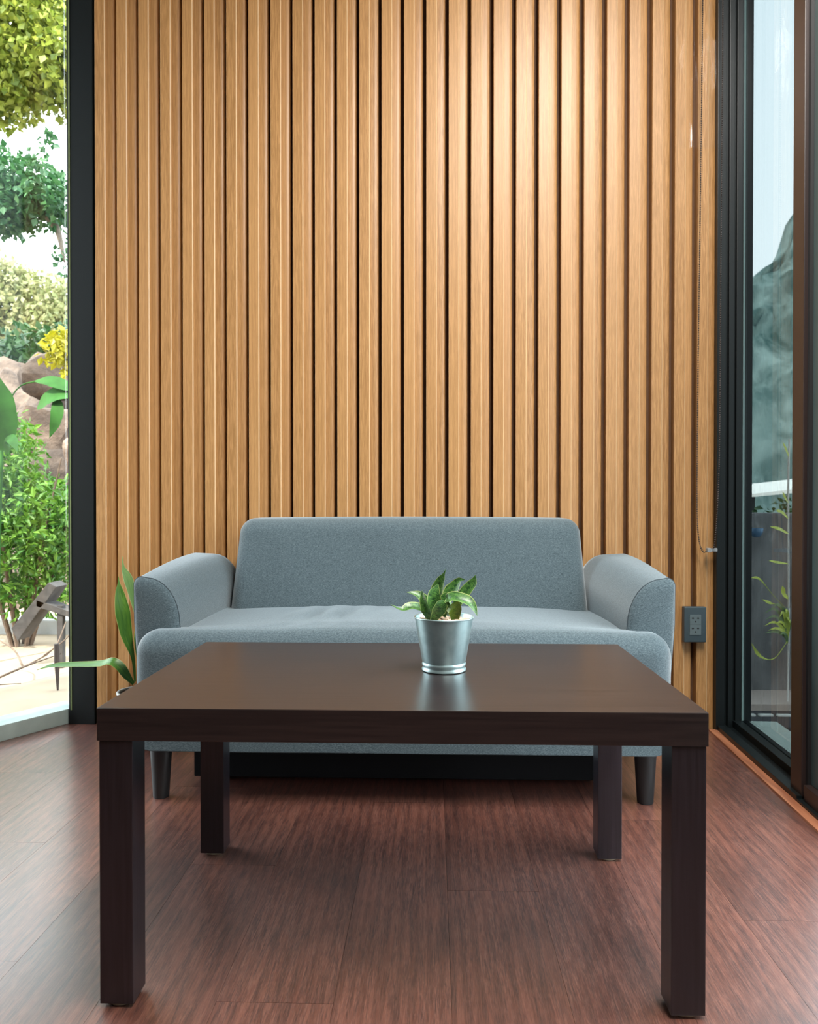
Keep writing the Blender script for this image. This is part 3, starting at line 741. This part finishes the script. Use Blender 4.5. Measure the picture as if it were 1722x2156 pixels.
# rockery: individual boulders
rocks = [
 ((-3.80, 6.75, .62), (.30, .28, .28), M_ROCKD, 'brown boulder half hidden behind the bright shrub'),
 ((-3.12, 6.95, 1.22), (.20, .22, .17), M_ROCK, 'tan boulder overhanging the path beside the dark window post'),
 ((-3.78, 7.55, 1.45), (.32, .28, .26), M_ROCKD, 'dark brown boulder in the middle of the stone bank'),
 ((-3.30, 7.45, 1.86), (.20, .22, .17), M_ROCK, 'pinkish boulder below the golden leaves'),
 ((-4.10, 8.3, 2.15), (.34, .3, .24), M_ROCKD, 'brown rock at the top left of the stone bank'),
 ((-3.52, 8.35, 2.35), (.24, .26, .20), M_ROCKD, 'small dark rock at the top of the stone bank'),
 ((-3.05, 6.35, .50), (.26, .24, .24), M_ROCK, 'low tan boulder at the foot of the stone bank'),
 ((-3.02, 6.75, .93), (.13, .14, .11), M_ROCK, 'small square tan stone wedged under the overhanging boulder'),
]
for i, (c, r, m_, lb) in enumerate(rocks):
    tag(boulder('boulder', c, r, m_, i + 1), lb, 'rock', 'boulders of the stone bank')
b = MB(); nx_, ny_ = 90, 80
V = []; F = []
for j in range(ny_ + 1):
    for i in range(nx_ + 1):
        x = -7 + 6.2 * i / nx_; y = 5.6 + 6 * j / ny_
        V.append((x, y, -.06 + 2.7 * min(1, max(0, (y - 5.6) / 4.5)) ** .8 * (1 if x < -1.5 else max(0, 1 - (x + 1.5) / .7)) + .30 * noise.noise(Vector((x * 1.9, y * 1.9, 0))) + .16 * noise.noise(Vector((x * 5, y * 5, 2)))))
for j in range(ny_):
    for i in range(nx_): F.append((j * (nx_ + 1) + i, j * (nx_ + 1) + i + 1, (j + 1) * (nx_ + 1) + i + 1, (j + 1) * (nx_ + 1) + i))
tag(obj('ground_bank', V, F, M_ROCKD, smooth=35), kind='structure')
# golden shrub on the bank
gs = thing('golden_shrub', 'golden yellow shrub on the stone bank beside the dark window post', 'shrub', (-2.42, 5.2, -.03))
b = MB(); b.tube([(-2.42, 5.2, -.03), (-2.40, 5.2, .9), (-2.45, 5.18, 1.75)], [.022, .016, .006], 7); b.build('stem', M_TWIG, gs)
foliage('foliage', [((-2.46, 5.15, 1.80), (.20, .2, .14), 520), ((-2.36, 5.15, 1.66), (.14, .2, .12), 360)], .058, M_F_GOLD, gs, slim=.6)
# trees
def tree(label, base, top, branches, clusters, m_, size, slim=.55, grp='trees outside the left window', nm='garden_tree'):
    tr = thing(nm, label, 'tree', base, grp)
    b = MB(); bx_, by_, bz_ = base
    b.tube(spline([base, (bx_ + .1, by_, bz_ + (top[2] - bz_) * .5), top], 12), list(np.linspace(.16, .06, 12)), 10); b.build('trunk', M_BARK, tr, smooth=180)
    for P in branches:
        b = MB(); b.tube(spline(P, 12), list(np.linspace(.045, .008, 12)), 7); b.build('branch', M_BARK, tr, smooth=180)
    foliage('foliage', clusters, size, m_, tr, slim=slim); return tr
tree('yellow-green tree whose sunlit canopy fills the top of the left window', (-5.2, 6.6, -.03), (-4.9, 6.4, 4.4),
     [[(-5.0, 6.5, 3.2), (-4.2, 6.2, 3.9), (-2.9, 6.0, 4.25)], [(-4.95, 6.45, 3.8), (-4.0, 6.4, 4.5), (-3.0, 6.3, 4.8)]],
     [((-3.4, 6.1, 4.75), (.9, .8, .75), 11000), ((-2.75, 6.1, 4.25), (.55, .6, .42), 5000), ((-3.6, 6.0, 4.05), (.50, .5, .22), 2600), ((-4.9, 6.5, 4.7), (1.0, .9, .8), 4500)], M_F_YEL, .062, .75)
tree('mid-green tree whose leafy bough hangs across white sky outside the left window', (-4.6, 5.4, -.03), (-4.3, 5.4, 3.2),
     [[(-4.4, 5.4, 2.5), (-3.7, 5.4, 2.95), (-2.7, 5.4, 2.93)], [(-2.9, 5.4, 2.95), (-2.7, 5.4, 2.75), (-2.62, 5.38, 2.48)]],
     [((-3.05, 5.4, 3.05), (.42, .35, .22), 1900), ((-2.75, 5.35, 2.90), (.30, .3, .17), 1000), ((-3.1, 5.4, 2.83), (.34, .3, .14), 1000), ((-4.2, 5.4, 3.2), (.6, .6, .4), 1500), ((-2.62, 5.38, 2.52), (.08, .1, .14), 50), ((-2.75, 5.4, 3.35), (.05, .05, .12), 26)], M_F_MID, .055, .7)
tree('pale green hazy tree beyond the stone bank', (-8.2, 14.5, 1.6), (-8.0, 14.5, 4.4),
     [[(-8.1, 14.5, 3.2), (-7.4, 14.2, 4.0), (-6.6, 13.8, 4.35)], [(-8.1, 14.5, 3.0), (-8.9, 14.2, 3.6), (-9.6, 13.9, 4.2)]],
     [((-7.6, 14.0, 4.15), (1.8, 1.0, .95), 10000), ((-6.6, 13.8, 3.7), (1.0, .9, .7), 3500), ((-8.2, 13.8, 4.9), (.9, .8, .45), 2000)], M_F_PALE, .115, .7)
tree('dusky green tree low behind the stone bank boulders', (-6.2, 11.8, 1.6), (-6.1, 11.8, 2.8),
     [[(-6.1, 11.8, 2.4), (-5.7, 11.6, 2.9), (-5.2, 11.5, 3.1)]],
     [((-5.9, 11.4, 2.95), (1.1, .7, .45), 1500), ((-5.3, 11.3, 3.15), (.6, .5, .35), 600)], M_F_DARK, .14, .6)
# grey low wall edging the sand, timber post with a slanting plank, a stake, dry twigs
b = MB(); b.box(-6.5, -1.0, 4.55, 4.72, -.04, .055); tag(b.build('garden_kerb', M_KERB, bevel=.01), kind='structure')
tp = thing('timber_post', 'weathered grey timber post with a slanting plank near the glass', 'post', (-1.79, 3.62, -.03))
b = MB(); b.box(-1.803, -1.775, 3.61, 3.64, -.03, .27); b.build('post', M_TIMBER, tp, bevel=.003)
b = MB(); b.add([(-2.02, 3.60, .16), (-1.99, 3.60, .10), (-1.80, 3.60, .36), (-1.84, 3.60, .38), (-2.02, 3.72, .16), (-1.99, 3.72, .10), (-1.80, 3.72, .36), (-1.84, 3.72, .38)], [(0, 1, 2, 3), (4, 5, 6, 7), (0, 1, 5, 4), (1, 2, 6, 5), (2, 3, 7, 6), (3, 0, 4, 7)])
b.build('plank', M_TIMBER, tp, bevel=.003)
b = MB(); b.add([(-1.90, 3.60, .30), (-1.90, 3.60, .265), (-1.66, 3.60, .19), (-1.66, 3.60, .215), (-1.90, 3.70, .30), (-1.90, 3.70, .265), (-1.66, 3.70, .19), (-1.66, 3.70, .215)], [(0, 1, 2, 3), (4, 5, 6, 7), (0, 1, 5, 4), (1, 2, 6, 5), (2, 3, 7, 6), (3, 0, 4, 7)])
b.build('plank', M_TIMBER, tp, bevel=.003)
st = MB(); st.tube([(-1.590, 3.18, .165), (-1.588, 3.18, .09), (-1.585, 3.18, -.05)], [.010, .012, .003], 7); tag(st.build('garden_stake', M_SPIKE), 'dark pointed stake standing in the sand by the glass', 'stake')
tw = thing('dry_branch', 'dry bare branch lying on the pale sand outside the glass', 'branch', (-1.85, 3.3, -.03))
for P, r in (([(-1.95, 3.02, -.03), (-1.84, 3.2, .02), (-1.75, 3.45, .08), (-1.73, 3.55, .20)], .006), ([(-1.84, 3.2, .02), (-1.72, 3.2, .07), (-1.58, 3.2, .12)], .005), ([(-1.80, 3.3, .04), (-1.90, 3.4, .10), (-2.05, 3.45, .16)], .005),
             ([(-1.88, 3.12, .0), (-1.78, 3.1, .01), (-1.70, 3.1, .015)], .004), ([(-1.76, 3.40, .07), (-1.68, 3.45, .14), (-1.62, 3.5, .24)], .004)):
    b = MB(); b.tube(spline(P, 9), list(np.linspace(r, r * .4, 9)), 6); b.build('twig', M_TWIG, tw, smooth=180)

# ------------------------------------------------------------------ outdoors on the right
b = MB(); V = []; F = []
hx = [(-2, 9), (6, 10.5), (14, 12.6), (17.9, 13.65), (18.9, 14.3), (19.7, 14.9), (20.0, 15.6), (20.35, 17.0), (21.6, 18.9), (23, 17), (27, 9), (34, 6), (60, 4)]
xs_ = np.linspace(-2, 60, 156); hs_ = np.interp(xs_, [p[0] for p in hx], [p[1] for p in hx]); ny_ = 26
for j in range(ny_ + 1):
    tt = j / ny_
    for i, x in enumerate(xs_):
        z = -.1 + hs_[i] * math.sin(tt * math.pi / 2)
        p = Vector((x * .7, tt * 14, 1.5)); d = noise.noise(p) * .8 + noise.noise(p * 2.6) * .5
        V.append((x, 36 + 9 * tt - d * 1.2, z + (d * .12 if j == ny_ else d * .35)))
m_ = len(xs_)
for j in range(ny_):
    for i in range(m_ - 1): F.append((j * m_ + i, j * m_ + i + 1, (j + 1) * m_ + i + 1, (j + 1) * m_ + i))
V += [(x, 60, -.1) for x in xs_]
for i in range(m_ - 1): F.append((ny_ * m_ + i, ny_ * m_ + i + 1, (ny_ + 1) * m_ + i + 1, (ny_ + 1) * m_ + i))
tag(obj('hillside', V, F, M_HILL, smooth=180), kind='structure')
b = MB(); b.box(1.06, 9, 3.10, 3.24, -.04, .72); tag(b.build('wall_garden', M_GWALL, bevel=.01), kind='structure')
b = MB(); b.box(1.06, 9, 2.875, 3.10, -.04, .012); tag(b.build('garden_kerb_right', M_KERBP, bevel=.004), kind='structure')
b = MB(); b.box(1.06, 9, 2.66, 2.875, -.04, -.012); tag(b.build('drain_channel', M_DRAIN), kind='structure')
rr = random.Random(5); x = 1.12
for k in range(9):
    l = rr.uniform(.03, .055); b = MB(); b.box(x, x + l, 2.795, 2.812, -.0125, -.006)
    lb = 'white paint dash on the drain edge, ' + ('first from the glass edge' if k == 0 else '%s from the glass edge' % ['', 'second', 'third', 'fourth', 'fifth', 'sixth', 'seventh', 'eighth', 'ninth'][k])
    tag(b.build('paint_dash', M_WHITE), lb, 'mark', 'white dashes along the drain'); x += l + rr.uniform(.008, .016)
# tall strap-leaved plant by the door stile
sp = thing('strap_leaf_plant', 'lime strap-leaved plant with a tall thin stem outside the right window', 'plant', (1.335, 2.92, -.03))
b = MB(); b.tube(spline([(1.335, 2.92, -.03), (1.338, 2.92, .3), (1.334, 2.92, .8), (1.338, 2.92, 1.0)], 14), .004, 6); b.build('stem', M_WHITE, sp)
for P, w in (([(1.335, 2.92, .645), (1.31, 2.90, .652), (1.285, 2.88, .662), (1.245, 2.87, .672)], .017), ([(1.335, 2.92, .53), (1.30, 2.9, .535), (1.27, 2.89, .540), (1.245, 2.88, .545)], .011),
             ([(1.335, 2.92, .70), (1.30, 2.9, .725), (1.275, 2.89, .73)], .016), ([(1.335, 2.92, .40), (1.31, 2.9, .42), (1.30, 2.89, .45)], .024), ([(1.337, 2.92, .93), (1.315, 2.9, .96), (1.30, 2.89, .985)], .012),
             ([(1.335, 2.92, .76), (1.315, 2.9, .775), (1.30, 2.89, .80)], .014)):
    leafobj('leaf', P, w, (.1, -1, .6), M_STRAP, sp, fold=.2, prof=((0, .4), (.4, 1), (.8, .8), (1, .1)))
for i in range(13):
    a = random.uniform(-1.3, .5); h = random.uniform(.03, .13); x0 = 1.334; z0 = .26 + random.uniform(-.03, .03)
    leafobj('leaf', [(x0, 2.92, z0), (x0 + a * .02, 2.91, z0 + h * .7), (x0 + a * .05, 2.90, z0 + h), (x0 + a * .085, 2.885, z0 + h * .85)], .013, (-.3, -1, .5), M_STRAP if i % 2 == 0 else M_STRAPD, sp, fold=.2)
for P, w in (([(1.335, 2.92, .24), (1.28, 2.91, .175), (1.225, 2.90, .185), (1.19, 2.90, .235)], .014), ([(1.335, 2.92, .33), (1.29, 2.91, .375), (1.26, 2.90, .385), (1.225, 2.89, .40)], .013), ([(1.33, 2.92, .36), (1.27, 2.91, .42), (1.22, 2.90, .475), (1.18, 2.89, .48)], .011)):
    leafobj('leaf', P, w, (-.3, -1, .5), M_STRAP, sp, fold=.2, prof=((0, .15), (.5, .25), (.75, 1), (1, .1)))
bb = thing('blue_bowl', 'small blue bowl-shaped object hung on the dark garden wall', 'bowl', (1.262, 3.04, .65))
b = MB(); b.lathe([(.0, -.030), (.012, -.028), (.022, -.016), (.026, .006), (.024, .006), (.020, -.014), (.0, -.026)], (1.262, 3.03, .655), 24, caps=False); b.build('bowl', M_BLUE, bb, smooth=180)
b = MB(); b.tube([(1.262, 3.054, .655), (1.262, 3.10, .668)], .003, 6); b.build('hook', M_SPIKE, bb)
cn = thing('white_canopy', 'white sloping canopy roof in the distance outside the right window', 'canopy', (3.55, 8.2, -.03))
b = MB(); b.add([(3.25, 8, .86), (4.6, 8, 1.02), (4.6, 9.2, 1.10), (3.25, 9.2, .94), (3.25, 8, .83), (4.6, 8, .96), (4.6, 9.2, 1.07), (3.25, 9.2, .91)], [(0, 1, 2, 3), (4, 5, 6, 7), (0, 1, 5, 4), (1, 2, 6, 5), (2, 3, 7, 6), (3, 0, 4, 7)]); b.build('roof', M_WHITE, cn)
for x, y in ((3.3, 8.05), (4.5, 8.05), (3.3, 9.1), (4.5, 9.1)):
    b = MB(); b.box(x, x + .04, y, y + .04, -.03, .86 + (x - 3.25) * .1); b.build('leg', M_FRAME, cn)
lh = thing('low_hedge', 'low rounded green hedge behind the dark garden wall', 'hedge', (2.7, 6.0, -.03))
b = MB()
for i in range(6): b.tube([(2.3 + i * .2, 6.0, -.03), (2.3 + i * .2, 6.0, .5)], .012, 6)
b.build('stems', M_TWIG, lh)
foliage('foliage', [((2.72, 6.0, .42), (.34, .3, .38), 1100), ((3.3, 6.0, .38), (.4, .3, .36), 900), ((2.2, 6.0, .35), (.35, .3, .36), 800)], .06, M_F_DARK, lh)
